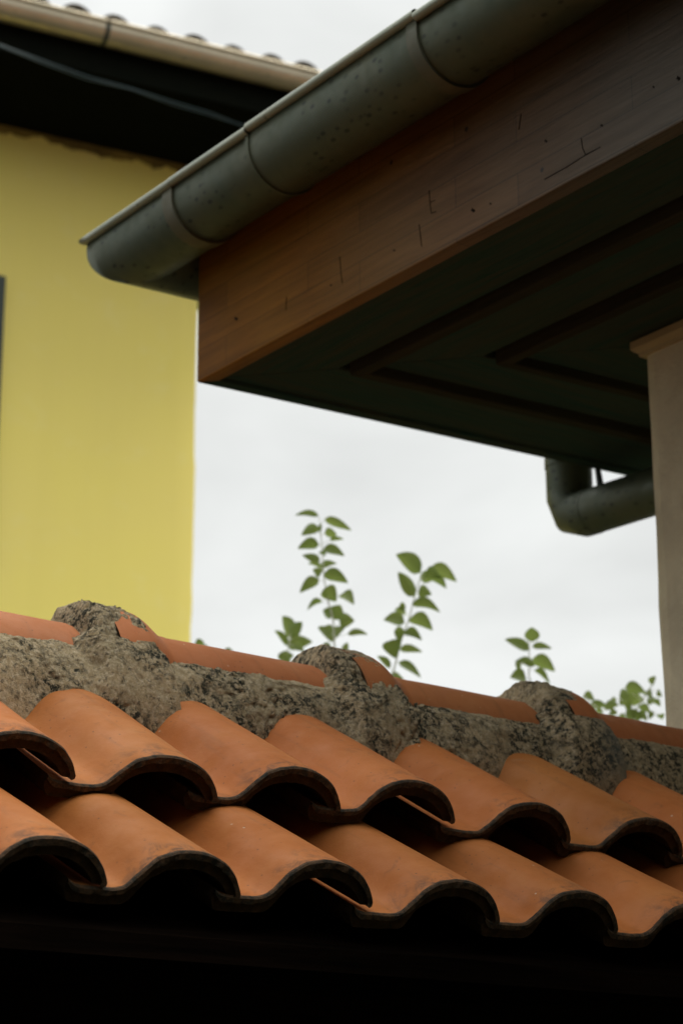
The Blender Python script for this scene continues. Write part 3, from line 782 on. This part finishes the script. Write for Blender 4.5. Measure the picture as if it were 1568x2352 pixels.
def shrub(stems, leaves, conv, sc_, label, seed, base_px, extra=90, dd=0):
    rnd = random.Random(seed); dpt = D+dd
    gx = ray(base_px, 1600)*dpt
    root = thing('leafy_shrub', (gx.x, gx.y, -EYE), label, 'shrub', 'leafy shoots behind the ridge')
    mb = MB(); pet = []
    for (bx, by, tx, ty, w_) in leaves:
        d0 = dpt+rnd.uniform(-.08, .08)
        B = ray(*conv((bx, by)))*d0; T = ray(*conv((tx, ty)))*(d0+rnd.uniform(-.02, .02))
        roll = rnd.uniform(-.6, .6)
        B, T = B-(T-B)*.08, T+(T-B)*.08
        leaf(mb, B, T, w_*rnd.uniform(.82, 1.15)*sc_*dpt/F*1.5/math.cos(roll)*.95, roll, rnd.uniform(.02, .20))
        near = min((ray(*conv(p))*dpt for st in stems for p in st), key=lambda q: (q-(B-Vector((0, 0, .02)))).length)
        st_pts = []
        for st in stems:
            for a_, b_ in zip(st, st[1:]):
                for k_ in range(11):
                    st_pts.append(ray(*conv((a_[0]+(b_[0]-a_[0])*k_/10, a_[1]+(b_[1]-a_[1])*k_/10)))*dpt)
        near = min(st_pts, key=lambda q: (q-(B-Vector((0, 0, .008)))).length)
        if (near-B).length < .09: pet.append((near, B))
    for _ in range(extra):
        p = Vector((gx.x+rnd.gauss(0, .16), gx.y+rnd.gauss(0, .16), rnd.uniform(-.5, 1.12)))
        dr = Vector((rnd.uniform(-1, 1), rnd.uniform(-1, 1), rnd.uniform(-.5, .5))).normalized()
        leaf(mb, p, p+dr*.065, .045, rnd.uniform(-1, 1), .1)
    part(mb, 'foliage', M_leaf, root)
    for st in stems:
        mb = MB()
        pts_ = [ray(*conv(p))*dpt for p in st]
        mb.tube(pts_, [.0026-.0014*i/len(pts_) for i in range(len(pts_))], 6)
        if st is stems[0]:
            for a_, b_ in pet: mb.tube([a_, (a_+b_)/2+Vector((0, 0, -.001)), b_], .0008, 4)
        part(mb, 'shoot', M_stem, root)
    mb = MB()
    for st in stems:
        p0 = ray(*conv(st[0]))*dpt
        q = [Vector((gx.x, gx.y, -EYE)), Vector((gx.x+.03, gx.y-.02, -.6)), Vector(((gx.x+p0.x)/2, (gx.y+p0.y)/2, .4)), p0]
        mb.tube(q, [.022, .016, .010, .0045], 8)
    part(mb, 'trunk', M_bark, root)
A = [(500,132,350,130,40),(570,160,740,235,62),(500,215,392,272,78),(560,262,640,270,50),(600,310,690,305,28),(505,345,368,372,70),(560,372,692,424,60),(512,462,400,425,48),(525,512,440,488,34),(530,510,637,485,38),(497,520,505,585,50),(505,605,382,692,62),(563,560,717,622,74),(550,680,635,758,98),(680,718,765,782,66),(530,762,435,822,38),(612,872,548,828,80),(622,888,668,795,98),(622,955,608,1055,140),(672,915,768,905,86),(600,1000,545,960,80),(735,1000,862,1005,38),(690,1130,722,1068,44),(605,1118,522,1122,54),(770,1190,858,1255,66),(520,250,527,195,26),(530,395,560,425,40)]
shrub([[(632,1150),(618,900),(582,760),(552,600),(540,400),(522,200)]], A, z3, S3, 'tallest leafy green shoot behind the ridge, rising in front of the pale sky', 1, 760)
Bl = [(305,1020,250,880,88),(310,1010,385,920,70),(285,1085,195,985,42),(298,1085,455,1060,88),(330,1080,400,1125,60),(270,1168,325,1160,52),(225,1150,300,1218,56)]
shrub([[(275,1260),(275,1180),(292,1080),(304,1000)]], Bl, z3, S3, 'short leafy sprig just left of the tallest shoot behind the ridge', 2, 660, 50, .15)
Cl = [(1248,542,1092,425,96),(1212,712,1103,558,84),(1335,535,1512,612,90),(1350,590,1442,662,56),(1262,590,1345,600,70),(1300,560,1400,590,70),(1250,688,1335,710,66),(1145,842,1075,825,58),(1130,830,1125,770,40),(1212,782,1390,838,62),(1132,918,998,900,64),(1193,892,1338,970,78),(1135,1005,1070,985,78),(1100,960,1110,1060,50),(1150,990,1262,1044,54),(1060,1050,1075,1172,104),(1120,1112,1262,1132,42),(1030,1245,948,1170,48),(1112,1215,1252,1315,46),(1040,1330,1130,1335,70)]
shrub([[(1040,1360),(1085,1180),(1120,1040),(1180,880),(1215,720),(1255,600)]], Cl, z3, S3, 'second tallest leafy shoot, to the right of the tallest, its top leaning right', 3, 900)
Dl = [(380,288,376,188,104),(345,352,176,280,60),(390,330,525,347,50),(398,428,548,522,82),(390,478,252,455,48),(270,460,268,515,36),(322,580,213,575,74),(412,520,512,622,38),(400,668,505,690,34)]
shrub([[(380,760),(385,660),(352,560),(358,420),(350,280)]], Dl, z4, S4, 'small leafy shoot standing alone above the third mortar hump of the ridge', 4, 1215, 60)
El = [(700,802,835,798,34),(790,715,865,755,50),(840,802,960,800,62),(950,812,1052,798,60),(1000,800,1010,855,40),(1120,655,1260,692,84),(1072,735,1165,752,90),(1150,780,1255,760,90),(1120,885,1205,860,100),(1160,830,1180,900,80),(1215,850,1278,912,50),(1330,570,1330,634,44),(1365,690,1400,722,36),(1262,700,1320,740,56),(1380,870,1400,905,40),(1120,760,1140,850,60),(735,830,700,850,40),(880,840,930,862,44),(1045,850,985,865,44),(1230,800,1300,850,56),(1290,780,1345,740,48),(1180,700,1120,690,50),(1340,760,1385,800,44),(1060,880,1110,920,60),(1250,880,1200,920,60),(1010,780,1035,740,36),(1330,850,1300,900,44)]
shrub([[(1150,980),(1180,860),(1240,760),(1330,620)], [(940,980),(930,840),(820,760)]], El, z4, S4, 'low spreading leafy shoots at the foot of the beige house corner', 5, 1440, 60)
Fl = [(890,300,960,300,50),(905,285,935,270,30),(1030,325,1075,325,34)]
shrub([[(940,420),(930,330),(925,292)]], Fl, lambda a: ((a[0]*.6122)/1.2245, (1640+a[1]*.6122)/1.2245), .5, 'few leaf tips barely showing over the ridge beside the yellow wall', 6, 490, 40)
